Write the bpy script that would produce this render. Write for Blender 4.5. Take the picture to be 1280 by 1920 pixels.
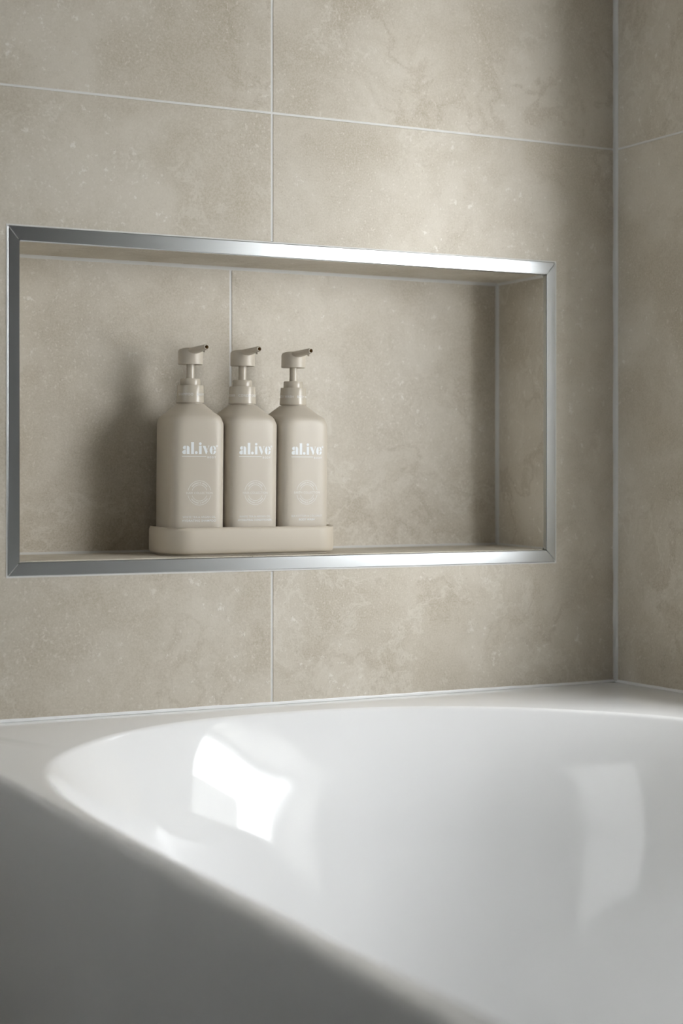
import bpy, bmesh, math, random
from mathutils import Vector, Matrix

random.seed(7)
PI = math.pi
S = bpy.context.scene
COL = S.collection
for o in list(bpy.data.objects):
    bpy.data.objects.remove(o)

ZO = 0.58            # height of the bath rim above the floor; z below is measured from the rim

# ------------------------------------------------------------------ camera
cam_d = bpy.data.cameras.new('camera')
cam = bpy.data.objects.new('camera', cam_d)
COL.objects.link(cam)
cam.location = (-1.2421, -1.6668, 0.2386 + ZO)
cam.rotation_euler = (PI / 2, 0, -0.48605)
cam_d.sensor_fit = 'HORIZONTAL'
cam_d.sensor_width = 24.0
cam_d.lens = 3305.67 * 24.0 / 1280.0
cam_d.shift_y = -(960.0 - 894.4) / 1280.0
cam_d.clip_start = 0.02
cam_d.dof.use_dof = True
cam_d.dof.focus_distance = 1.835
cam_d.dof.aperture_fstop = 5.0
S.camera = cam

# ------------------------------------------------------------------ sky, window light, exposure
W = bpy.data.worlds.new('overcast_sky')
S.world = W
W.use_nodes = True
bg = W.node_tree.nodes['Background']
bg.inputs['Color'].default_value = (0.95, 0.975, 1.0, 1)
bg.inputs['Strength'].default_value = 6.0

WY0, WY1, WZ0, WZ1 = -0.98, -0.235, 0.145, 0.73      # window opening in the right wall
LY0, LY1, LZ0, LZ1 = -0.62, -0.06, 0.26, 1.36         # invented opening in the left wall, added for fill light
RX0 = -1.52


def portal(x, y0, y1, z0, z1, ry):
    l = bpy.data.lights.new('window_portal', 'AREA')
    l.shape = 'RECTANGLE'
    l.size = z1 - z0
    l.size_y = y1 - y0
    l.cycles.is_portal = True
    o = bpy.data.objects.new('window_portal', l)
    COL.objects.link(o)
    o.location = (x, (y0 + y1) / 2, (z0 + z1) / 2 + ZO)
    o.rotation_euler = (0, ry, 0)


portal(0.19, WY0, WY1, WZ0, WZ1, PI / 2)
portal(RX0 - 0.06, LY0, LY1, LZ0, LZ1, -PI / 2)  # sky light for the invented left fill window

S.view_settings.view_transform = 'Standard'
S.view_settings.look = 'None'
S.view_settings.gamma = 1.0
S.view_settings.use_curve_mapping = False
S.view_settings.exposure = 1.51


# ------------------------------------------------------------------ materials
def nodes(name):
    m = bpy.data.materials.new(name)
    m.use_nodes = True
    nt = m.node_tree
    return m, nt, nt.nodes['Principled BSDF']


def simple(name, col, rough=0.5, metal=0.0, spec=0.5, coat=0.0, nscale=40.0, namt=0.04, bump=0.0, bscale=400.0):
    """procedural: a base colour with a little noise variation"""
    m, nt, b = nodes(name)
    N, L = nt.nodes.new, nt.links.new
    tc = N('ShaderNodeTexCoord')
    no = N('ShaderNodeTexNoise')
    no.inputs['Scale'].default_value = nscale
    no.inputs['Detail'].default_value = 3
    L(tc.outputs['Object'], no.inputs['Vector'])
    mx = N('ShaderNodeMix'); mx.data_type = 'RGBA'
    mx.inputs[6].default_value = tuple(c * (1 - namt) for c in col) + (1,)
    mx.inputs[7].default_value = tuple(min(1, c * (1 + namt)) for c in col) + (1,)
    L(no.outputs[0], mx.inputs[0])
    L(mx.outputs[2], b.inputs['Base Color'])
    b.inputs['Roughness'].default_value = rough
    b.inputs['Metallic'].default_value = metal
    b.inputs['Specular IOR Level'].default_value = spec
    b.inputs['Coat Weight'].default_value = coat
    b.inputs['Coat Roughness'].default_value = 0.03
    if bump:
        n2 = N('ShaderNodeTexNoise'); n2.inputs['Scale'].default_value = bscale
        L(tc.outputs['Object'], n2.inputs['Vector'])
        bp = N('ShaderNodeBump'); bp.inputs['Strength'].default_value = bump
        bp.inputs['Distance'].default_value = 0.0005
        L(n2.outputs[0], bp.inputs['Height'])
        L(bp.outputs[0], b.inputs['Normal'])
    return m


def tile_material():
    m, nt, b = nodes('travertine_tile')
    N, L = nt.nodes.new, nt.links.new

    def noise(vec, scale, detail=4, rough=0.55, dist=0.0):
        n = N('ShaderNodeTexNoise')
        n.inputs['Scale'].default_value = scale
        n.inputs['Detail'].default_value = detail
        n.inputs['Roughness'].default_value = rough
        n.inputs['Distortion'].default_value = dist
        L(vec, n.inputs['Vector'])
        return n.outputs[0]

    def ramp(v, a, c, lo=0.0, hi=1.0):
        r = N('ShaderNodeMapRange'); r.interpolation_type = 'SMOOTHSTEP'
        r.inputs[1].default_value = a; r.inputs[2].default_value = c
        r.inputs[3].default_value = lo; r.inputs[4].default_value = hi
        L(v, r.inputs[0])
        return r.outputs[0]

    def math_(op, a, c=None):
        n = N('ShaderNodeMath'); n.operation = op
        for i, v in enumerate((a, c)):
            if v is None: continue
            if isinstance(v, (int, float)): n.inputs[i].default_value = v
            else: L(v, n.inputs[i])
        return n.outputs[0]

    def mix(f, a, c):
        n = N('ShaderNodeMix'); n.data_type = 'RGBA'
        L(f, n.inputs[0])
        for i, v in ((6, a), (7, c)):
            if isinstance(v, tuple): n.inputs[i].default_value = v + (1,)
            else: L(v, n.inputs[i])
        return n.outputs[2]

    tc = N('ShaderNodeTexCoord')
    oi = N('ShaderNodeObjectInfo')
    off = N('ShaderNodeVectorMath'); off.operation = 'ADD'
    sc = math_('MULTIPLY', oi.outputs['Random'], 37.0)
    L(tc.outputs['Object'], off.inputs[0]); L(sc, off.inputs[1])
    P = off.outputs[0]
    # gentle warp so that veins curl
    wn = N('ShaderNodeTexNoise'); wn.inputs['Scale'].default_value = 9; wn.inputs['Detail'].default_value = 3
    L(P, wn.inputs['Vector'])
    wv = N('ShaderNodeVectorMath'); wv.operation = 'SCALE'; wv.inputs[3].default_value = 0.09
    L(wn.outputs['Color'], wv.inputs[0])
    wa = N('ShaderNodeVectorMath'); wa.operation = 'ADD'
    L(P, wa.inputs[0]); L(wv.outputs[0], wa.inputs[1])
    Q = wa.outputs[0]

    cloud = ramp(noise(Q, 7.0, 9, 0.66), 0.34, 0.66)
    col = mix(cloud, (0.432, 0.382, 0.296), (0.568, 0.520, 0.436))
    # darker swirling rims
    rid = math_('ABSOLUTE', math_('SUBTRACT', noise(Q, 8.0, 6, 0.62), 0.5))
    dark = math_('MULTIPLY', ramp(rid, 0.035, 0.0), ramp(noise(P, 4.0, 2), 0.44, 0.60))
    col = mix(math_('MULTIPLY', dark, 0.6), col, (0.375, 0.322, 0.240))
    # cream veins in patches
    rid2 = math_('ABSOLUTE', math_('SUBTRACT', noise(Q, 3.6, 8, 0.68), 0.5))
    vein = math_('MULTIPLY', ramp(rid2, 0.014, 0.0), ramp(noise(P, 3.0, 2), 0.44, 0.60))
    col = mix(math_('MULTIPLY', vein, 0.38), col, (0.68, 0.645, 0.565))
    # sandy specks
    spk = math_('MULTIPLY', ramp(noise(P, 260.0, 2, 0.5), 0.60, 0.72), ramp(noise(Q, 9.0, 4, 0.6), 0.40, 0.60))
    col = mix(math_('MULTIPLY', spk, 0.5), col, (0.70, 0.66, 0.59))
    chips = math_('MULTIPLY', ramp(noise(P, 95.0, 5, 0.7), 0.60, 0.68), ramp(noise(Q, 7.0, 3), 0.42, 0.58))
    col = mix(math_('MULTIPLY', chips, 0.8), col, (0.72, 0.69, 0.625))
    grain = ramp(noise(P, 520.0, 3, 0.6), 0.3, 0.7)
    col = mix(math_('MULTIPLY', grain, 0.42), col, (0.62, 0.57, 0.49))
    pits = ramp(noise(P, 420.0, 2, 0.5), 0.63, 0.75)
    col = mix(math_('MULTIPLY', pits, 0.25), col, (0.30, 0.24, 0.16))
    L(col, b.inputs['Base Color'])
    b.inputs['Roughness'].default_value = 0.52
    b.inputs['Specular IOR Level'].default_value = 0.35
    bp = N('ShaderNodeBump'); bp.inputs['Strength'].default_value = 0.25; bp.inputs['Distance'].default_value = 0.0006
    L(math_('ADD', noise(P, 300.0, 3), chips), bp.inputs['Height'])
    L(bp.outputs[0], b.inputs['Normal'])
    return m


def steel_material():
    m, nt, b = nodes('brushed_steel')
    N, L = nt.nodes.new, nt.links.new
    tc = N('ShaderNodeTexCoord')
    mp = N('ShaderNodeMapping'); mp.inputs['Scale'].default_value = (6, 900, 900)
    L(tc.outputs['Object'], mp.inputs['Vector'])
    no = N('ShaderNodeTexNoise'); no.inputs['Scale'].default_value = 1.0; no.inputs['Detail'].default_value = 3
    L(mp.outputs[0], no.inputs['Vector'])
    r = N('ShaderNodeMapRange'); r.inputs[3].default_value = 0.22; r.inputs[4].default_value = 0.27
    L(no.outputs[0], r.inputs[0]); L(r.outputs[0], b.inputs['Roughness'])
    mx = N('ShaderNodeMix'); mx.data_type = 'RGBA'
    mx.inputs[6].default_value = (0.57, 0.59, 0.60, 1); mx.inputs[7].default_value = (0.64, 0.66, 0.67, 1)
    L(no.outputs[0], mx.inputs[0]); L(mx.outputs[2], b.inputs['Base Color'])
    b.inputs['Metallic'].default_value = 1.0
    bp = N('ShaderNodeBump'); bp.inputs['Strength'].default_value = 0.012; bp.inputs['Distance'].default_value = 0.0003
    L(no.outputs[0], bp.inputs['Height']); L(bp.outputs[0], b.inputs['Normal'])
    return m


def glass_material():
    m = bpy.data.materials.new('window_glass'); m.use_nodes = True
    nt = m.node_tree; nt.nodes.clear()
    N, L = nt.nodes.new, nt.links.new
    out = N('ShaderNodeOutputMaterial'); mix = N('ShaderNodeMixShader'); mix.inputs[0].default_value = 0.06
    t = N('ShaderNodeBsdfTransparent'); g = N('ShaderNodeBsdfGlossy'); g.inputs['Roughness'].default_value = 0.02
    L(t.outputs[0], mix.inputs[1]); L(g.outputs[0], mix.inputs[2]); L(mix.outputs[0], out.inputs[0])
    return m


def fill_sheet_material():  # translucent sheet that softens the added fill light from the left
    m = bpy.data.materials.new('fill_diffuser_sheet'); m.use_nodes = True
    nt = m.node_tree; nt.nodes.clear()
    N, L = nt.nodes.new, nt.links.new
    out = N('ShaderNodeOutputMaterial'); ad = N('ShaderNodeAddShader')
    t = N('ShaderNodeBsdfTranslucent'); d = N('ShaderNodeBsdfDiffuse')
    w = N('ShaderNodeTexWave'); w.inputs['Scale'].default_value = 300
    mx = N('ShaderNodeMix'); mx.data_type = 'RGBA'
    mx.inputs[6].default_value = (0.32, 0.32, 0.32, 1); mx.inputs[7].default_value = (0.34, 0.34, 0.338, 1)
    L(w.outputs[1], mx.inputs[0]); L(mx.outputs[2], t.inputs[0])
    d.inputs[0].default_value = (0.6, 0.6, 0.59, 1)
    L(t.outputs[0], ad.inputs[0]); L(d.outputs[0], ad.inputs[1]); L(ad.outputs[0], out.inputs[0])
    return m


M = {
    'fill_sheet': fill_sheet_material(),
    'tile': tile_material(),
    'steel': steel_material(),
    'glass': glass_material(),
    'grout': simple('pale_grout', (0.66, 0.65, 0.62), 0.8, nscale=120, namt=0.08, bump=0.3),
    'caulk': simple('grey_silicone', (0.58, 0.57, 0.54), 0.45, nscale=60, namt=0.05),
    'caulk_white': simple('white_silicone', (0.80, 0.80, 0.79), 0.35, nscale=60, namt=0.05),
    'acrylic': simple('white_acrylic', (0.83, 0.83, 0.825), 0.07, spec=0.5, nscale=6, namt=0.006),
    'plastic': simple('taupe_matte_plastic', (0.495, 0.442, 0.362), 0.42, nscale=30, namt=0.012, bump=0.04, bscale=1500),
    'gloss': simple('taupe_satin_plastic', (0.485, 0.432, 0.350), 0.24, nscale=30, namt=0.012),
    'tray': simple('taupe_stoneware', (0.50, 0.442, 0.355), 0.5, nscale=30, namt=0.015, bump=0.05, bscale=1200),
    'print': simple('pale_print', (0.74, 0.76, 0.76), 0.5, nscale=100, namt=0.02),
    'print_thin': simple('fine_pale_print', (0.72, 0.71, 0.67), 0.5, nscale=100, namt=0.02),
    'bore': simple('amber_spout_bore', (0.42, 0.25, 0.08), 0.35, nscale=100, namt=0.1),
    'paint': simple('grey_wall_paint', (0.32, 0.32, 0.315), 0.75, nscale=4, namt=0.04),
    'dark_paint': simple('dark_wall_paint', (0.085, 0.085, 0.083), 0.7, nscale=4, namt=0.05),
    'ceil': simple('white_ceiling_paint', (0.80, 0.80, 0.79), 0.8, nscale=4, namt=0.02),
    'floor': simple('grey_floor_tile', (0.11, 0.11, 0.108), 0.45, nscale=5, namt=0.12),
    'render': simple('grey_blocker', (0.30, 0.30, 0.29), 0.9, nscale=6, namt=0.08),
    'frame': simple('white_window_frame', (0.75, 0.75, 0.74), 0.35, nscale=20, namt=0.02),
}


# ------------------------------------------------------------------ mesh helpers
def link(name, me, mat, parent=None, loc=None, smooth=False):
    if mat is not None and not me.materials:
        me.materials.append(mat)
    if smooth:
        for p in me.polygons: p.use_smooth = True
    o = bpy.data.objects.new(name, me)
    COL.objects.link(o)
    if parent is not None: o.parent = parent
    if loc is not None: o.location = loc
    return o


def from_bm(bm, name):
    bmesh.ops.recalc_face_normals(bm, faces=bm.faces)
    me = bpy.data.meshes.new(name)
    bm.to_mesh(me); bm.free()
    return me


def add_box(bm, x0, x1, y0, y1, z0, z1):
    v = [bm.verts.new(p) for p in ((x0, y0, z0), (x1, y0, z0), (x1, y1, z0), (x0, y1, z0),
                                   (x0, y0, z1), (x1, y0, z1), (x1, y1, z1), (x0, y1, z1))]
    for f in ((0, 3, 2, 1), (4, 5, 6, 7), (0, 1, 5, 4), (1, 2, 6, 5), (2, 3, 7, 6), (3, 0, 4, 7)):
        bm.faces.new([v[i] for i in f])


def boxes(name, lst):
    bm = bmesh.new()
    for b in lst: add_box(bm, *b)
    return from_bm(bm, name)


def slab(name, poly, to3, thick, bevel=0.0007):
    """polygon (u,v) extruded from its front (depth 0) to depth 'thick'; to3(u,v,d) -> point"""
    bm = bmesh.new()
    f = [bm.verts.new(to3(u, v, 0)) for u, v in poly]
    b = [bm.verts.new(to3(u, v, thick)) for u, v in poly]
    n = len(poly)
    front = bm.faces.new(f); bm.faces.new(b[::-1])
    for i in range(n):
        bm.faces.new((f[i], b[i], b[(i + 1) % n], f[(i + 1) % n]))
    if bevel:
        bmesh.ops.bevel(bm, geom=list(front.edges), offset=bevel, segments=2, affect='EDGES', profile=0.5)
    return from_bm(bm, name)


def rect(u0, u1, v0, v1):
    return [(u0, v0), (u1, v0), (u1, v1), (u0, v1)]


def loft(bm, rings, cap0=True, cap1=True, closed=True):
    vs = [[bm.verts.new(p) for p in r] for r in rings]
    n = len(rings[0])
    for a, b in zip(vs, vs[1:]):
        for i in range(n if closed else n - 1):
            j = (i + 1) % n
            bm.faces.new((a[i], a[j], b[j], b[i]))
    if cap0: bm.faces.new(vs[0][::-1])
    if cap1: bm.faces.new(vs[-1])
    return vs


def lathe(name, prof, n=48):
    bm = bmesh.new()
    rings = [[(r * math.cos(2 * PI * i / n), r * math.sin(2 * PI * i / n), z) for i in range(n)] for r, z in prof]
    loft(bm, rings)
    return from_bm(bm, name)


def shade(o, ang=35):
    me = o.data
    for p in me.polygons: p.use_smooth = True
    try:
        me.set_sharp_from_angle(angle=math.radians(ang))
    except Exception:
        pass
    return o


def tag(o, label=None, cat=None, group=None, kind=None):
    if label: o['label'] = label
    if cat: o['category'] = cat
    if group: o['group'] = group
    if kind: o['kind'] = kind
    return o


def interp(pts, x):
    """monotone (Catmull style) 1-D interpolation through sorted points"""
    if x <= pts[0][0]: return pts[0][1]
    if x >= pts[-1][0]: return pts[-1][1]
    for i in range(len(pts) - 1):
        if pts[i][0] <= x <= pts[i + 1][0]: break
    x0, y0 = pts[i]; x1, y1 = pts[i + 1]
    def slope(k):
        if k == 0: return (pts[1][1] - pts[0][1]) / (pts[1][0] - pts[0][0])
        if k == len(pts) - 1: return (pts[-1][1] - pts[-2][1]) / (pts[-1][0] - pts[-2][0])
        a = (pts[k][1] - pts[k - 1][1]) / (pts[k][0] - pts[k - 1][0])
        b = (pts[k + 1][1] - pts[k][1]) / (pts[k + 1][0] - pts[k][0])
        return 0 if a * b <= 0 else 2 * a * b / (a + b)
    h = x1 - x0; t = (x - x0) / h
    m0, m1 = slope(i) * h, slope(i + 1) * h
    return ((2 * t**3 - 3 * t**2 + 1) * y0 + (t**3 - 2 * t**2 + t) * m0
            + (-2 * t**3 + 3 * t**2) * y1 + (t**3 - t**2) * m1)


# ------------------------------------------------------------------ the setting
XJ, ZG = -0.4437, 0.62                       # tile joints on the back wall
NX0, NX1, NZ0, NZ1 = -0.7285, -0.0856, 0.1416, 0.4836      # outer edge of the steel trim
IX0, IX1, IZ0, IZ1 = -0.7164, -0.0985, 0.1554, 0.4688      # inner edge = niche opening
FSL = 0.0200                                  # the niche floor falls to the front
FZ = lambda y: 0.1563 + FSL * (y - 0.0045)
ND = 0.1005                                   # niche depth
G = 0.0011                                    # half a grout joint
RY0, ZF, ZC = -2.15, -ZO, 1.87      # room extents
LOC = (0, 0, ZO)

# back wall: masonry with the niche let into it (grout face 1.6 mm behind the tile face)
gb = 0.0006
wall_back = link('wall_back', boxes('wall_back', [
    (RX0, NX0 - 0.002, gb, 0.14, ZF, ZC), (NX1 + 0.002, 0.0, gb, 0.14, ZF, ZC),
    (NX0 - 0.002, NX1 + 0.002, gb, 0.14, ZF, NZ0 - 0.002), (NX0 - 0.002, NX1 + 0.002, gb, 0.14, NZ1 + 0.002, ZC),
    (NX0 - 0.002, NX1 + 0.002, ND + 0.0006, 0.14, NZ0 - 0.002, NZ1 + 0.002)]), M['grout'], loc=LOC)
tag(wall_back, 'back wall with pale grout joints behind large beige stone tiles', kind='structure')

toB = lambda u, v, d: (u, d, v)               # on the back wall
g2 = G
te = 0.0012                                   # tile stops short of the trim
TB = 0.007
back_tiles = [
    # left tile, notched for the niche
    [(XJ - 0.6 + g2, ZG - g2), (XJ - 0.6 + g2, ZG - 1.2), (XJ - g2, ZG - 1.2), (XJ - g2, NZ0 - te),
     (NX0 - te, NZ0 - te), (NX0 - te, NZ1 + te), (XJ - g2, NZ1 + te), (XJ - g2, ZG - g2)],
    # right tile, notched for the niche
    [(XJ + g2, ZG - g2), (XJ + g2, NZ1 + te), (NX1 + te, NZ1 + te), (NX1 + te, NZ0 - te), (XJ + g2, NZ0 - te),
     (XJ + g2, ZG - 1.2), (-0.002, ZG - 1.2), (-0.002, ZG - g2)],
    rect(XJ - 0.6 + g2, XJ - g2, ZG + g2, ZG + 1.2 - g2),
    rect(XJ + g2, -0.002, ZG + g2, ZG + 1.2 - g2),
    rect(RX0 + 0.002, XJ - 0.6 - g2, ZG + g2, ZG + 1.2 - g2),
    rect(RX0 + 0.002, XJ - 0.6 - g2, ZG - 1.2, ZG - g2),
]
for p in back_tiles:
    link('tile', slab('tile', p, toB, TB), M['tile'], wall_back)
# tiles lining the niche
BJ = -0.4458
NB = IX1 + 0.0025                             # back corner of the niche
link('tile', slab('tile', rect(IX0, BJ - 0.0012, IZ0, IZ1), lambda u, v, d: (u, ND + d, v), 0.006), M['tile'], wall_back)
link('tile', slab('tile', rect(BJ + 0.0012, IX1, IZ0, IZ1), lambda u, v, d: (u, ND + d, v), 0.006), M['tile'], wall_back)
FJ = -0.4640
for a, b in ((IX0, FJ - 0.0006), (FJ + 0.0006, IX1)):
    link('tile', slab('tile', rect(a, b, 0.0045, ND), lambda u, v, d: (u, v, FZ(v) - d), 0.008, 0.0004), M['tile'], wall_back)
link('tile', slab('tile', rect(IX0, IX1, 0.0045, ND), lambda u, v, d: (u, v, IZ1 + d), 0.008, 0.0004), M['tile'], wall_back)
link('tile', slab('tile', rect(0.0045, ND, IZ0, IZ1), lambda u, v, d: (IX1 + d, u, v), 0.008, 0.0004), M['tile'], wall_back)
link('tile', slab('tile', rect(0.0045, ND, IZ0, IZ1), lambda u, v, d: (IX0 - d, u, v), 0.008, 0.0004), M['tile'], wall_back)


# sealant beads: a concave fillet along an edge
def bead(name, a, b, da, db, w, mat, parent):
    """bead along a->b; da, db: the two directions away from the corner"""
    a, b, da, db = Vector(a), Vector(b), Vector(da), Vector(db)
    n = max(2, int((b - a).length / 0.012))
    bm = bmesh.new()
    rings = []
    for i in range(n + 1):
        p = a.lerp(b, i / n)
        ww = w * random.uniform(0.90, 1.08)
        c = p + (da + db) * ww * 0.36
        rings.append([p - (da + db) * 0.0005, p + da * ww - db * 0.0003, p + da * ww + db * 0.0002, c, p + db * ww + da * 0.0002, p + db * ww - da * 0.0003])
    loft(bm, rings)
    return shade(link(name, from_bm(bm, name), mat, parent), 50)


X_, Y_, Z_ = (1, 0, 0), (0, 1, 0), (0, 0, 1)
nX, nY, nZ = (-1, 0, 0), (0, -1, 0), (0, 0, -1)
bead('sealant_bead', (IX0, ND, IZ1), (IX1, ND, IZ1), nZ, nY, 0.0034, M['caulk'], wall_back)
bead('sealant_bead', (IX0, ND, FZ(ND)), (IX1, ND, FZ(ND)), Z_, nY, 0.0024, M['caulk'], wall_back)
bead('sealant_bead', (IX1, ND, IZ0), (IX1, ND, IZ1), nX, nY, 0.0034, M['caulk'], wall_back)
bead('sealant_bead', (IX1, 0.005, IZ1), (IX1, ND, IZ1), nX, nZ, 0.0030, M['caulk'], wall_back)
bead('sealant_bead', (IX1, 0.005, FZ(0.005)), (IX1, ND, FZ(ND)), nX, Z_, 0.0022, M['caulk'], wall_back)
bead('sealant_bead', (0, 0, 0.0), (0, 0, ZC - 0.01), nX, nY, 0.0042, M['caulk'], wall_back)

# steel trim round the niche: four mitred strips
trim = tag(bpy.data.objects.new('trim_1', None), 'brushed steel trim framing the wall niche', kind='structure')
COL.objects.link(trim); trim.location = LOC


def strip(outer_a, outer_b, inner_b, inner_a):
    """a mitred strip in the wall plane with eased edges and a return into the niche"""
    gapd = (Vector(outer_b) - Vector(outer_a)).normalized() * 0.0008
    oa, ob = Vector(outer_a) + gapd, Vector(outer_b) - gapd
    ia, ib = Vector(inner_a) + gapd, Vector(inner_b) - gapd
    prof = [(0.0, 0.004), (0.0, -0.0006), (0.05, -0.0012), (0.95, -0.0012), (1.0, -0.0006), (1.0, 0.0048), (0.85, 0.0048)]
    bm = bmesh.new()
    r = []
    for o_, i_ in ((oa, ia), (ob, ib)):
        ring = []
        for t, y in prof:
            q = o_.lerp(i_, t); ring.append((q.x, y, q.y))
        r.append(ring)
    loft(bm, r)
    me = from_bm(bm, 'trim_strip')
    return me


link('grout_line', boxes('grout_line', [
    (NX0 - 0.0014, IX0 + 0.0004 - 0.002, -0.0004, 0.003, NZ0 - 0.0014, NZ1 + 0.0014), (IX1 + 0.002, NX1 + 0.0014, -0.0004, 0.003, NZ0 - 0.0014, NZ1 + 0.0014),
    (IX0 - 0.002, IX1 + 0.002, -0.0004, 0.003, NZ0 - 0.0014, IZ0 - 0.002), (IX0 - 0.002, IX1 + 0.002, -0.0004, 0.003, IZ1 + 0.002, NZ1 + 0.0014)]), M['grout'], trim)
OTL, OTR, OBL, OBR = (NX0, NZ1), (NX1, NZ1), (NX0, NZ0), (NX1, NZ0)
ITL, ITR, IBL, IBR = (IX0, IZ1), (IX1, IZ1), (IX0, IZ0), (IX1, IZ0)
for q in ((OTL, OTR, ITR, ITL), (OBL, OBR, IBR, IBL)):
    link('trim_strip', strip(*q), M['steel'], trim)
steel_v = M['steel'].copy(); steel_v.name = 'brushed_steel_upright'
for n_ in steel_v.node_tree.nodes:
    if n_.type == 'MAPPING': n_.inputs['Scale'].default_value = (900, 900, 6)
for q in ((OBL, OTL, ITL, IBL), (OBR, OTR, ITR, IBR)):
    link('trim_strip', strip(*q), steel_v, trim)

# right wall with the window opening
wall_right = link('wall_right', boxes('wall_right', [
    (gb, 0.21, WY1, 0.14, ZF, ZC), (gb, 0.21, RY0, WY0, ZF, ZC),
    (gb, 0.21, WY0, WY1, ZF, WZ0), (gb, 0.21, WY0, WY1, WZ1, ZC)]), M['grout'], loc=LOC)
tag(wall_right, 'right side wall of large beige stone tiles', kind='structure')
toR = lambda u, v, d: (d, u, v)
ys = [-0.002, -0.60, -1.2, -1.8, -2.14]
for a, b in zip(ys, ys[1:]):
    y1, y0 = a - (g2 if a < -0.01 else 0), b + g2
    for z0, z1 in ((ZG - 1.2, ZG - g2), (ZG + g2, ZG + 1.2)):
        # cut round the window opening
        if y1 <= WY0 or y0 >= WY1:
            polys = [rect(y0, y1, z0, z1)]
        else:
            cy0, cy1 = max(y0, WY0), min(y1, WY1)
            if z0 < WZ0:                     # opening reaches down into this tile
                if cy1 < y1: polys = [[(y0, z0), (y1, z0), (y1, z1), (cy1, z1), (cy1, WZ0), (y0, WZ0)]]
                else: polys = [[(y0, z0), (y1, z0), (y1, WZ0), (cy0, WZ0), (cy0, z1), (y0, z1)]]
            else:
                if cy1 < y1: polys = [[(y0, z1), (y1, z1), (y1, z0), (cy1, z0), (cy1, WZ1), (y0, WZ1)]]
                else: polys = [[(y0, z1), (y1, z1), (y1, WZ1), (cy0, WZ1), (cy0, z0), (y0, z0)]]
        for p in polys:
            link('tile', slab('tile', p, toR, TB), M['tile'], wall_right)

# right window, and an unseen left one added for fill
def window(name, label, x, y0, y1, z0, z1, fill_sheet=False):
    win = tag(bpy.data.objects.new(name, None), label, kind='structure')
    COL.objects.link(win); win.location = (x, (y0 + y1) / 2, z0 + ZO)
    hw, hh, fw = (y1 - y0) / 2, z1 - z0, 0.03
    link('window_frame', boxes('window_frame', [
        (-0.02, 0.02, -hw, -hw + fw, 0, hh), (-0.02, 0.02, hw - fw, hw, 0, hh),
        (-0.02, 0.02, -hw + fw, hw - fw, 0, fw), (-0.02, 0.02, -hw + fw, hw - fw, hh - fw, hh)]), M['frame'], win)
    link('pane', boxes('pane', [(-0.003, 0.003, -hw + fw, hw - fw, fw, hh - fw)]), M['glass'], win)
    if fill_sheet:
        link('fill_diffuser', boxes('fill_diffuser', [(0.026, 0.028, -hw + 0.002, hw - 0.002, 0.004, hh - 0.002)]), M['fill_sheet'], win)


window('window_1', 'white framed window in the right wall beside the bath', 0.18, WY0, WY1, WZ0, WZ1)
window('fill_window', 'made-up window with a translucent sheet, added in the left wall for fill light', RX0 - 0.06, LY0, LY1, LZ0, LZ1, True)

# remaining shell
wl = tag(link('wall_left', boxes('wall_left', [(RX0 - 0.1, RX0, RY0, LY0, ZF, ZC), (RX0 - 0.1, RX0, LY1, 0.14, ZF, ZC),
    (RX0 - 0.1, RX0, LY0, LY1, ZF, LZ0), (RX0 - 0.1, RX0, LY0, LY1, LZ1, ZC)]), M['paint'], loc=LOC), 'plain painted left wall', kind='structure')
wf = tag(link('wall_front', boxes('wall_front', [(RX0 - 0.1, 0.21, RY0 - 0.1, RY0, ZF, ZC)]), M['dark_paint'], loc=LOC), 'dark painted wall behind the viewer', kind='structure')
ce = tag(link('ceiling', boxes('ceiling', [(RX0 - 0.1, 0.21, RY0 - 0.1, 0.14, ZC, ZC + 0.1)]), M['ceil'], loc=LOC), 'plain pale ceiling', kind='structure')
fl = tag(link('floor', boxes('floor', [(RX0 - 0.1, 0.21, RY0 - 0.1, 0.14, ZF - 0.1, ZF)]), M['floor'], loc=LOC), 'grey stone floor', kind='structure')

wo = tag(link('light_blocker', boxes('light_blocker', [(1.25, 1.45, -1.3, 2.2, ZF, 1.08)]), M['render'], loc=LOC), 'unseen grey block added outside the window to cut the side light', kind='structure')  # added out of view to block part of the sky at the window

# ------------------------------------------------------------------ bath
CX, CY, TL = -0.455, -0.86, 1.72
half = [(0, 0.052), (0.06, 0.056), (0.12, 0.070), (0.193, 0.106), (0.243, 0.148), (0.297, 0.214), (0.330, 0.276), (0.352, 0.355), (0.364, 0.47), (0.3685, 0.62)]


def basin_outline(n):
    """quarter curve mirrored to a closed loop, counter-clockwise"""
    q = []
    fine = [(o, interp(half, o)) for o in [0.3685 * math.sin(k / 60 * PI / 2) for k in range(61)]]
    fine.append((0.3685, -CY))
    for o, d in fine: q.append((o, -CY - d))           # offsets from centre: x, +y (toward back wall)
    loop = [(x, y) for x, y in q[::-1]]                # from (+x,0) to (0,+y)
    loop += [(-x, y) for x, y in q[1:]]
    loop += [(-x, -y) for x, y in q[::-1][1:]]
    loop += [(x, -y) for x, y in q[1:-1]]
    # resample by arc length
    L_ = [0]
    for a, b in zip(loop, loop[1:] + loop[:1]): L_.append(L_[-1] + math.dist(a, b))
    out = []
    for i in range(n):
        t = L_[-1] * i / n
        k = max(j for j in range(len(L_)) if L_[j] <= t + 1e-12)
        k = min(k, len(loop) - 1)
        a, b = loop[k], loop[(k + 1) % len(loop)]
        s = (t - L_[k]) / max(1e-9, L_[k + 1] - L_[k])
        out.append((a[0] + (b[0] - a[0]) * s, a[1] + (b[1] - a[1]) * s))
    return out


NB_ = 320
BL = basin_outline(NB_)
for _ in range(3):                                       # fair the outline
    BL = [((BL[i - 1][0] + 2 * BL[i][0] + BL[(i + 1) % NB_][0]) / 4, (BL[i - 1][1] + 2 * BL[i][1] + BL[(i + 1) % NB_][1]) / 4) for i in range(NB_)]


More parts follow.
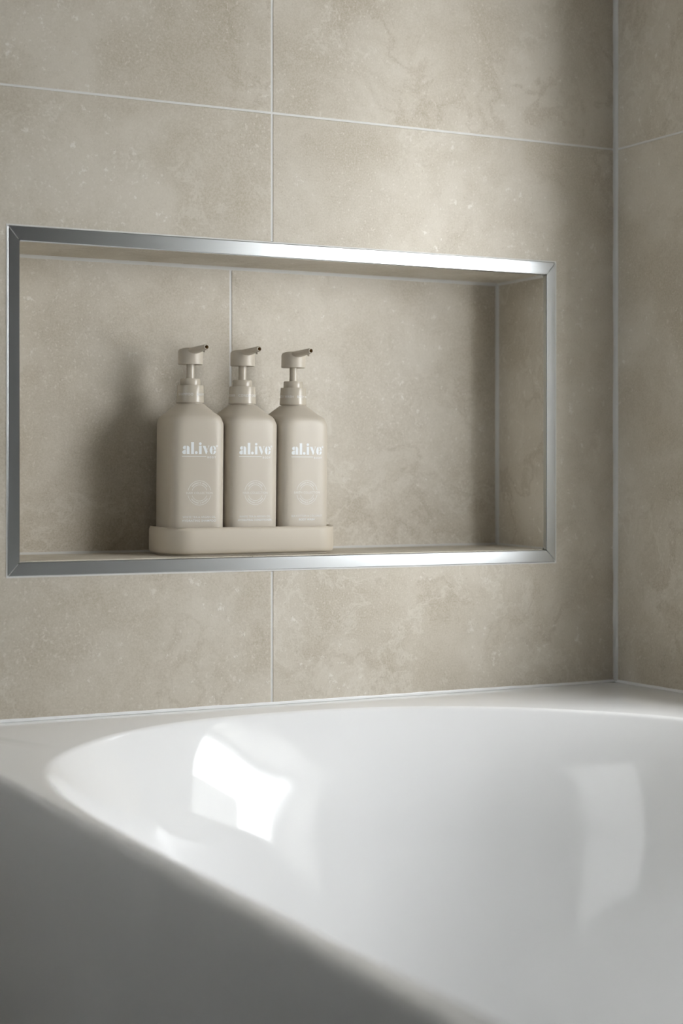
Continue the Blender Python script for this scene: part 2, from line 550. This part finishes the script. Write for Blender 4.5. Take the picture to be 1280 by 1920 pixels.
def left_edge(y):                                        # outer edge runs very slightly out of square
    return -0.8200 + 0.0205 * y


def outer_ring(inset, z):
    r = []
    for x, y in BL:
        X1, Y0, Y1 = -0.0012, -TL + inset, -0.0012
        # ray from centre through (x,y) to the rectangle
        ts = []
        if x > 1e-9: ts.append((X1 - CX) / x)
        if y > 1e-9: ts.append((Y1 - CY) / y)
        if y < -1e-9: ts.append((Y0 - CY) / y)
        if x < -1e-9:
            # CX + t x = -0.82 + .0205 (CY + t y) + inset
            ts.append((-0.8200 + 0.0205 * CY + inset - CX) / (x - 0.0205 * y))
        t = min(v for v in ts if v > 0)
        r.append((CX + x * t, CY + y * t, z))
    return r


# depth profile of the basin: inward offset of the outline against depth; a wide roll-over, a steep wall, a coved floor
RL, PH0, PH1 = 0.36, 52.0, 73.0
prof = [(0.0, 0.0)]
for k in range(1, 5):
    ph = math.radians(PH0 * k / 4)
    prof.append((0.009 * math.sin(ph), -0.009 * (1 - math.cos(ph))))
d0, z0 = prof[-1]
s0, c0 = math.sin(math.radians(PH0)), math.cos(math.radians(PH0))
for k in range(1, 13):
    ph = math.radians(PH0 + (PH1 - PH0) * k / 12)
    prof.append((d0 + RL * (math.sin(ph) - s0), z0 - RL * (c0 - math.cos(ph))))
d1, z1 = prof[-1]
prof += [(d1 + 0.018, z1 - 0.055), (d1 + 0.036, z1 - 0.11), (d1 + 0.056, z1 - 0.165), (d1 + 0.082, z1 - 0.21), (d1 + 0.115, z1 - 0.24)]
ZBAS = z1 - 0.252
# inward unit normals of the outline
NRM = []
for i in range(NB_):
    (xa, ya), (xb, yb) = BL[i - 2], BL[(i + 2) % NB_]
    tx, ty = xb - xa, yb - ya
    l = math.hypot(tx, ty)
    NRM.append((-ty / l, tx / l))
rings = []
# outside skin from the floor up
for inset, z in ((0.085, ZF), (0.080, -0.55), (0.052, -0.38), (0.026, -0.20), (0.008, -0.08), (0.0018, -0.030), (0.0, -0.010), (0.0, -0.0055), (0.0004, -0.0034), (0.0014, -0.0015), (0.0028, -0.0004), (0.0045, 0.0)):
    rings.append(outer_ring(inset, z))
steps = 3
tpd = [(i, p[0]) for i, p in enumerate(prof)]
tpz = [(i, p[1]) for i, p in enumerate(prof)]
for i in range(len(prof) - 1):
    for k in range(steps + (1 if i == len(prof) - 2 else 0)):
        t = i + k / steps
        d, z = interp(tpd, t), interp(tpz, t)
        rings.append([(CX + x + nx * d, CY + y + ny * d, z) for (x, y), (nx, ny) in zip(BL, NRM)])
last = rings[-1]
for sc_, z in ((0.85, ZBAS + 0.005), (0.6, ZBAS), (0.3, ZBAS - 0.003), (0.05, ZBAS - 0.004)):
    rings.append([(CX + (x - CX) * sc_, CY + (y - CY) * sc_, z) for x, y, _ in last])
# keep the rim strip from crossing the basin edge on the narrow side
oi_ = 11
for j in range(NB_):
    ox, oy, oz = rings[oi_][j]
    bx_, by_, bz_ = rings[oi_ + 1][j]
    if math.hypot(ox - CX, oy - CY) < math.hypot(bx_ - CX, by_ - CY) + 0.0005:
        rings[oi_][j] = (ox, oy, oz)
bm = bmesh.new()
loft(bm, rings, cap0=True, cap1=True)
bath = link('bathtub', from_bm(bm, 'bathtub'), M['acrylic'], loc=LOC)
shade(bath, 60)
tag(bath, 'glossy white bathtub with a rounded basin against the tiled corner', 'bathtub')
bead('sealant_bead', (-0.83, 0, 0.0005), (0, 0, 0.0005), nY, Z_, 0.0026, M['caulk_white'], wall_back)
bead('sealant_bead', (0, 0, 0.0005), (0, -TL, 0.0005), nX, Z_, 0.0026, M['caulk_white'], wall_right)
# overflow on the basin's long side is out of view; waste cover in the basin floor
wst = lathe('drain_cover', [(0.0, ZBAS - 0.004), (0.034, ZBAS - 0.004), (0.034, ZBAS + 0.001), (0.031, ZBAS + 0.003), (0.0001, ZBAS + 0.004)], 32)
dr = link('drain_cover', wst, M['frame'], bath, loc=(CX, CY, 0))
shade(dr)

# ------------------------------------------------------------------ tray
TX0, TX1, TY0, TY1, TR = -0.5544, -0.3529, 0.0135, 0.0925, 0.029
TW, TD, TH = TX1 - TX0, TY1 - TY0, 0.0297
tray = tag(bpy.data.objects.new('bottle_tray', None), 'rounded taupe tray holding three pump bottles in the niche', 'tray')
COL.objects.link(tray)
TZ = FZ((TY0 + TY1) / 2)
tray.location = ((TX0 + TX1) / 2, (TY0 + TY1) / 2, TZ + ZO)
tray.rotation_euler = (FSL, 0, 0)


def rrect(w, d, r, z, n=14):
    p = []
    for cx, cy, a0 in ((w / 2 - r, d / 2 - r, 0), (-w / 2 + r, d / 2 - r, 90), (-w / 2 + r, -d / 2 + r, 180), (w / 2 - r, -d / 2 + r, 270)):
        for k in range(n + 1):
            a = math.radians(a0 + 90 * k / n)
            p.append((cx + r * math.cos(a), cy + r * math.sin(a), z))
    return p


def tr(inset, z):
    return rrect(TW - 2 * inset, TD - 2 * inset, TR - inset if inset < 0.0025 or z < 0.006 else 0.0175, z)


bm = bmesh.new()
loft(bm, [tr(0.007, 0.0), tr(0.007, 0.0022), tr(0.0026, 0.0022), tr(0.0012, 0.0026), tr(0.0004, 0.0040), tr(0, 0.007), tr(0, TH - 0.004), tr(0.0004, TH - 0.0022), tr(0.0013, TH - 0.0008), tr(0.0022, TH),
          tr(0.0030, TH - 0.0001), tr(0.0036, TH - 0.0008), tr(0.0039, TH - 0.002), tr(0.0041, 0.0080), tr(0.0052, 0.0071), tr(0.0080, 0.0070)])
shade(link('tray_body', from_bm(bm, 'tray_body'), M['tray'], tray), 50)

# ------------------------------------------------------------------ bottles
BA, BB, BN = 0.0299, 0.0328, 5.6              # half width, half depth, roundness of the section
NSEG = 72


def sq(a, b, z, n):
    """super-ellipse ring"""
    r = []
    for i in range(NSEG):
        t = 2 * PI * i / NSEG
        c, s = math.cos(t), math.sin(t)
        k = (abs(c) ** n + abs(s) ** n) ** (-1.0 / n)
        r.append((a * k * c, b * k * s, z))
    return r


H0 = 0.0                                       # bottle base at tray floor
ZB = 0.0072                                    # tray floor above niche floor
def zz(px):                                    # picture row -> height above bottle base, on the bottle's axis
    return 0.3778 - (px - 647) * 0.000557 - 0.1573 - ZB


Z_SH, Z_NECK, Z_COL, Z_RING, Z_STEM, Z_TOP = zz(789), zz(758.5), zz(723.5), zz(711), zz(684.5), zz(650)
bm = bmesh.new()
rg = [sq(BA - 0.004, BB - 0.004, 0.0, 4.0), sq(BA - 0.0015, BB - 0.0015, 0.0006, 4.3), sq(BA, BB, 0.003, BN), sq(BA, BB, 0.03, BN), sq(BA, BB, Z_SH - 0.012, BN)]
for t, ins, n in ((-0.004, 0.0000, BN), (0.0, 0.0004, 4.3), (0.0022, 0.0011, 4.1), (0.0042, 0.0024, 3.9), (0.0058, 0.0041, 3.7), (0.0072, 0.0060, 3.4)):
    rg.append(sq(BA - ins, BB - ins, Z_SH + t, n))
# straight shoulder up to the neck
x0s, z0s, z1s = 0.0060, Z_SH + 0.0072, Z_NECK - 0.0006
for k in range(1, 7):
    t = k / 6
    ins = x0s + (BA - 0.0150 - x0s) * t
    rg.append(sq(BA - ins, BB - ins - 0.0008 * t, z0s + (z1s - z0s) * t, 3.4 + (2.0 - 3.4) * t))
rg += [sq(0.0143, 0.0143, Z_NECK, 2), sq(0.0130, 0.0130, Z_NECK + 0.0001, 2), sq(0.0130, 0.0130, Z_NECK + 0.004, 2)]
loft(bm, rg)
body_me = from_bm(bm, 'body')
col_me = lathe('collar', [(0.0128, Z_NECK + 0.0010), (0.0143, Z_NECK + 0.0010), (0.01455, Z_NECK + 0.0014), (0.01455, Z_NECK + 0.0022), (0.01375, Z_COL - 0.0006), (0.0134, Z_COL), (0.009, Z_COL)], 64)
ring_me = lathe('lock_ring', [(0.0085, Z_COL - 0.0002), (0.0104, Z_COL - 0.0002), (0.01055, Z_COL + 0.0004), (0.01045, Z_RING - 0.0008), (0.0098, Z_RING), (0.0045, Z_RING)], 56)
stem_me = lathe('stem', [(0.0044, Z_RING - 0.001), (0.0042, Z_RING + 0.004), (0.0042, Z_STEM + 0.002)], 32)

# pump head: a cylinder whose top rises toward the spout, the spout faces -y
HR = 0.0131
bm = bmesh.new()
def head_top(y):                               # y from +HR (back) to -HR (front)
    t = max(0.0, (HR - y) / (HR + 0.040))
    return zz(656.8) + 0.0040 * t ** 0.75
rgs = []
nh = 64
circ = [(math.cos(2 * PI * i / nh), math.sin(2 * PI * i / nh)) for i in range(nh)]
rgs.append([(0.0085 * c, 0.0085 * s, Z_STEM + 0.004) for c, s in circ])
rgs.append([(0.0119 * c, 0.0119 * s, Z_STEM + 0.0004) for c, s in circ])
rgs.append([(0.0124 * c, 0.0124 * s, Z_STEM) for c, s in circ])
rgs.append([(HR * c, HR * s, Z_STEM + 0.0005) for c, s in circ])
rgs.append([(HR * c, HR * s, Z_STEM + 0.006) for c, s in circ])
for ins, dz in ((0.0, -0.0032), (0.0003, -0.0018), (0.0011, -0.0007), (0.0026, -0.0001), (0.0055, 0.0002), (0.009, 0.0003)):
    r_ = HR - ins
    rgs.append([(r_ * c, r_ * s, head_top(r_ * s) + dz) for c, s in circ])
loft(bm, rgs)
head_me = from_bm(bm, 'pump_head')
# spout: lofted from inside the head to the tip
bm = bmesh.new()
sp = []
ns = 28
L0, L1 = 0.006, -0.0400
for k in range(13):
    t = k / 12
    y = L0 + (L1 - L0) * t
    rx = 0.0074 * (1 - t) ** 1.1 + 0.0030
    rz = 0.0010 * (1 - t) ** 1.2 + 0.0030
    topz = head_top(y) + 0.0005
    zc = topz - rz
    sp.append([(rx * math.cos(2 * PI * i / ns), y, zc + rz * math.sin(2 * PI * i / ns)) for i in range(ns)])
# rounded lip and the bore
yt = L1
zc = head_top(L1) + 0.0005 - 0.0030
for r_, dy in ((0.0029, -0.0005), (0.0025, -0.0008), (0.0020, -0.0006), (0.0018, 0.0)):
    sp.append([(r_ * math.cos(2 * PI * i / ns), yt + dy, zc + r_ * 0.96 * math.sin(2 * PI * i / ns)) for i in range(ns)])
loft(bm, sp, cap1=False)
spout_me = from_bm(bm, 'spout')
bm = bmesh.new()
loft(bm, [[(0.0019 * math.cos(2 * PI * i / 20), y, zc + 0.0018 * math.sin(2 * PI * i / 20)) for i in range(20)] for y in (yt - 0.0002, yt + 0.009)], cap0=False)
bore_me = from_bm(bm, 'spout_bore')
# drip lip under the tip
bm = bmesh.new()
loft(bm, [[(0.0011 * math.cos(2 * PI * i / 12) * s, -0.0350 + 0.0018 * math.sin(2 * PI * i / 12) * s, zc + z) for i in range(12)] for s, z in ((1.4, -0.002), (1.2, -0.0042), (0.9, -0.0052), (0.3, -0.0055))])
lip_me = from_bm(bm, 'drip_lip')


def surf_y(x):                                 # front face of the bottle at offset x
    return -BB * max(0.0, 1 - (abs(x) / BA) ** BN) ** (1 / BN)


def flat_shapes(shapes, place):
    """2-D polygons -> thin raised print; place(u,v,h) -> point"""
    bm = bmesh.new()
    for poly in shapes:
        f = [bm.verts.new((u, v, 0)) for u, v in poly]
        try: bm.faces.new(f)
        except ValueError: pass
    bmesh.ops.triangulate(bm, faces=bm.faces)
    # refine long edges so that the print follows the curve
    for _ in range(3):
        es = [e for e in bm.edges if abs(e.verts[0].co.x - e.verts[1].co.x) > 0.004]
        if es:
            bmesh.ops.subdivide_edges(bm, edges=es, cuts=1)
            bmesh.ops.triangulate(bm, faces=bm.faces)
    for v in bm.verts: v.co = place(v.co.x, v.co.y, 0.00012)
    me = bpy.data.meshes.new('print'); bm.to_mesh(me); bm.free()
    return me


def text_polys(txt, width=None, height=None, spacing=1.0, thick=0.0):
    """text set in the built-in font as a triangle list centred on 0, scaled to width / cap height"""
    cu = bpy.data.curves.new('t', 'FONT'); cu.body = txt; cu.align_x = 'LEFT'; cu.space_character = spacing
    cu.resolution_u = 3; cu.fill_mode = 'FRONT'; cu.offset = thick
    ob = bpy.data.objects.new('t', cu); COL.objects.link(ob)
    bpy.context.view_layer.update()
    me = ob.evaluated_get(bpy.context.evaluated_depsgraph_get()).to_mesh()
    vs = [(v.co.x, v.co.y) for v in me.vertices]
    fs = [tuple(p.vertices) for p in me.polygons]
    bpy.data.objects.remove(ob); bpy.data.curves.remove(cu)
    x0, x1 = min(v[0] for v in vs), max(v[0] for v in vs)
    y0, y1 = 0.0, 0.69
    sx = width / (x1 - x0) if width else 1
    sy = height / (y1 - y0) if height else sx
    if not width: sx = sy
    vs = [((v[0] - (x0 + x1) / 2) * sx, (v[1] - 0.345) * sy) for v in vs]
    return [[vs[i] for i in f] for f in fs]


def shift(polys, dx, dy):
    return [[(u + dx, v + dy) for u, v in p] for p in polys]


def disc(cx, cy, rx, ry=None, n=24):
    ry = ry or rx
    return [(cx + rx * math.cos(2 * PI * i / n), cy + ry * math.sin(2 * PI * i / n)) for i in range(n)]


def arc_band(r0, r1, a0, a1, n=40, sx=1.0):
    out = []
    for i in range(n):
        t0 = math.radians(a0 + (a1 - a0) * i / n); t1 = math.radians(a0 + (a1 - a0) * (i + 1) / n)
        out.append([(r0 * math.cos(t0), r0 * math.sin(t0)), (r1 * math.cos(t0), r1 * math.sin(t0)), (r1 * math.cos(t1), r1 * math.sin(t1)), (r0 * math.cos(t1), r0 * math.sin(t1))])
    return out


def bez(p0, p1, p2, p3, n=10):
    return [tuple((1 - t) ** 3 * a + 3 * (1 - t) ** 2 * t * b + 3 * (1 - t) * t * t * c + t ** 3 * d for a, b, c, d in zip(p0, p1, p2, p3)) for t in [i / n for i in range(n + 1)]]


def logo():
    """fat stencil letters a l . i v e, drawn in sixteenths of a picture pixel with y down"""
    P = []
    # a: ball and hairline, bowl, stem
    P.append(bez((212, 330), (190, 345), (128, 350), (124, 300)) + bez((124, 300), (124, 250), (165, 232), (212, 236)))
    P.append(bez((214, 352), (170, 356), (104, 380), (106, 430)) + bez((106, 430), (110, 490), (180, 495), (214, 470)))
    P.append([(236, 236)] + bez((236, 236), (290, 232), (322, 262), (322, 310)) + [(322, 470), (334, 476), (334, 482), (240, 482), (236, 470)])
    # l
    P.append([(362, 128), (456, 128), (456, 482), (370, 482), (370, 140), (362, 136)])
    P.append(disc(526, 440, 44))
    # i
    P.append(disc(646, 170, 41))
    P.append([(602, 234), (688, 234), (688, 482), (608, 482), (608, 246), (602, 242)])
    # v
    P.append([(716, 234), (802, 234), (866, 408), (832, 484), (818, 484), (724, 246)])
    P.append([(868, 230), (930, 230), (930, 238), (908, 240), (876, 340), (866, 366), (862, 352), (894, 240), (868, 238)])
    # e
    P.append(bez((1014, 232), (900, 244), (900, 474), (1014, 486)))
    P.append(bez((1034, 232), (1090, 232), (1124, 270), (1124, 338)) + [(1062, 338), (1062, 300), (1034, 246)])
    P.append([(1014, 344), (1124, 338), (1124, 350), (1014, 352)])
    P.append([(1124, 388)] + bez((1124, 388), (1126, 440), (1090, 484), (1034, 486)) + [(1050, 440), (1058, 400), (1064, 380), (1100, 372)])
    # registered sign: small ring with a dot
    for a in arc_band(18, 30, 0, 360, 16): P.append([(1152 + u, 238 + v) for u, v in a])
    P.append(disc(1152, 238, 9, n=8))
    # rule
    P.append([(100, 543), (830, 543), (830, 559), (100, 559)])
    sx, sy = 0.0368 / 1020, 0.000552 / 16
    out = [[((u - 632) * sx, (480 - v) * sy) for u, v in p] for p in P]
    body = text_polys('BODY', width=0.0092, height=0.0021, spacing=1.5, thick=0.012)
    out += shift(body, (996 - 632) * sx, (480 - 576) * sy)
    return out


def micro(r, a0, a1, words, h, top=True):
    """the emblem's curved small print, too fine to read: upright strokes in word groups"""
    out = []
    n = sum(words) + len(words) - 1
    i = 0
    for w in words:
        for k in range(w):
            a = math.radians(a0 + (a1 - a0) * (i + 0.5) / n)
            c, s = math.cos(a), math.sin(a)
            wd = r * math.radians(abs(a1 - a0)) / n * 0.30
            out.append([(c * (r - h) - s * wd, s * (r - h) + c * wd), (c * (r - h) + s * wd, s * (r - h) - c * wd),
                        (c * (r + h) + s * wd, s * (r + h) - c * wd), (c * (r + h) - s * wd, s * (r + h) + c * wd)])
            i += 1
        i += 1
    return out


def emblem(txt, w):
    E = []
    for r, th in ((0.0126, 0.00022), (0.0084, 0.00022)):
        lim = math.degrees(math.asin(0.0026 / r))
        E += arc_band(r - th, r + th, lim, 180 - lim, 44)
        E += arc_band(r - th, r + th, 180 + lim, 360 - lim, 44)
    E += micro(0.0105, 142, 38, (9, 2, 7), 0.00062)
    E += micro(0.0105, 214, 326, (10, 1, 8), 0.00062)
    E += text_polys(txt, width=w, height=0.0023, spacing=1.12, thick=0.006)
    return E


def on_front(dz):
    return lambda u, v, h: Vector((u, surf_y(u) - h, dz + v))


Z_LOGO = 0.2632 - 0.1573 - ZB
Z_EMB = 0.2228 - 0.1573 - ZB
Z_L1, Z_L2 = 0.1978 - 0.1573 - ZB, 0.1940 - 0.1573 - ZB


def collar_place(ang0):
    def f(u, v, h):
        z = (Z_NECK + Z_COL) / 2 + 0.0001 + v
        t = (z - (Z_NECK + 0.0022)) / (Z_COL - Z_NECK - 0.0028)
        r = 0.01455 + (0.01375 - 0.01455) * t + h
        a = -PI / 2 + ang0 + u / r
        return Vector((r * math.cos(a), r * math.sin(a), z))
    return f


logo_polys = logo()
specs = [
    ('HAIR COLLECTION', 0.0286, 'WHITE TEA & ARGAN OIL', 0.0362, 'HYDRATING SHAMPOO', 0.0366, 'SHAMPOO', 0.0178, 0.33,
     'taupe pump bottle of hydrating shampoo, leftmost on the tray'),
    ('HAIR COLLECTION', 0.0290, 'WHITE TEA & ARGAN OIL', 0.0366, 'HYDRATING CONDITIONER', 0.0396, 'CONDITIONER', 0.0248, 1.18,
     'taupe pump bottle of hydrating conditioner, standing between the other two bottles'),
    ('EARTH COLLECTION', 0.0310, 'SEA COTTON & COCONUT', 0.0374, 'BODY WASH', 0.0190, 'BODY WASH', 0.0210, -0.16,
     'taupe pump bottle of body wash, rightmost on the tray'),
]
bx = [-0.5154, -0.4552, -0.3946]
logo_me = flat_shapes(logo_polys, on_front(Z_LOGO)); logo_me.name = 'logo_print'
by = (TY0 + TY1) / 2 - ZB * FSL
for (e, ew, l1, w1, l2, w2, cap, cw, a0, lab), x, rz in zip(specs, bx, (-0.08, 0.03, 0.04)):
    b = tag(bpy.data.objects.new('pump_bottle', None), lab, 'bottle', 'matte taupe pump bottles on the tray')
    COL.objects.link(b)
    b.location = (x, by, TZ + ZB + ZO)
    b.rotation_euler = (Matrix.Rotation(FSL, 3, 'X') @ Matrix.Rotation(rz, 3, 'Z')).to_euler()
    body = shade(link('body', body_me, M['plastic'], b), 40)
    link('logo_print', logo_me, M['print'], body)
    link('emblem_print', flat_shapes(emblem(e, ew), on_front(Z_EMB)), M['print_thin'], body)
    cp = shift(text_polys(l1, width=w1, height=0.0020, spacing=1.05), 0, Z_L1) + shift(text_polys(l2, width=w2, height=0.0021, spacing=1.05, thick=0.012), 0, Z_L2)
    link('caption_print', flat_shapes(cp, on_front(0)), M['print'], body)
    c = shade(link('collar', col_me, M['gloss'], b), 40)
    polys = []
    base = text_polys(cap, width=cw, height=0.0026, spacing=1.08)
    pitch = cw + 0.0042
    for k in range(-1, 3):
        if -PI < (k * pitch) / 0.0142 < PI: polys += shift(base, k * pitch, 0)
    link('collar_print', flat_shapes(polys, collar_place(a0 - 1.05)), M['print'], c)
    shade(link('lock_ring', ring_me, M['gloss'], b), 40)
    shade(link('stem', stem_me, M['gloss'], b), 40)
    h = shade(link('pump_head', head_me, M['plastic'], b), 40)
    h.rotation_euler = (0, 0, -rz + 0.02)
    s_ = shade(link('spout', spout_me, M['plastic'], h), 60)
    link('spout_bore', bore_me, M['bore'], h)['label'] = 'dark amber bore of the spout'
    shade(link('drip_lip', lip_me, M['plastic'], h), 60)
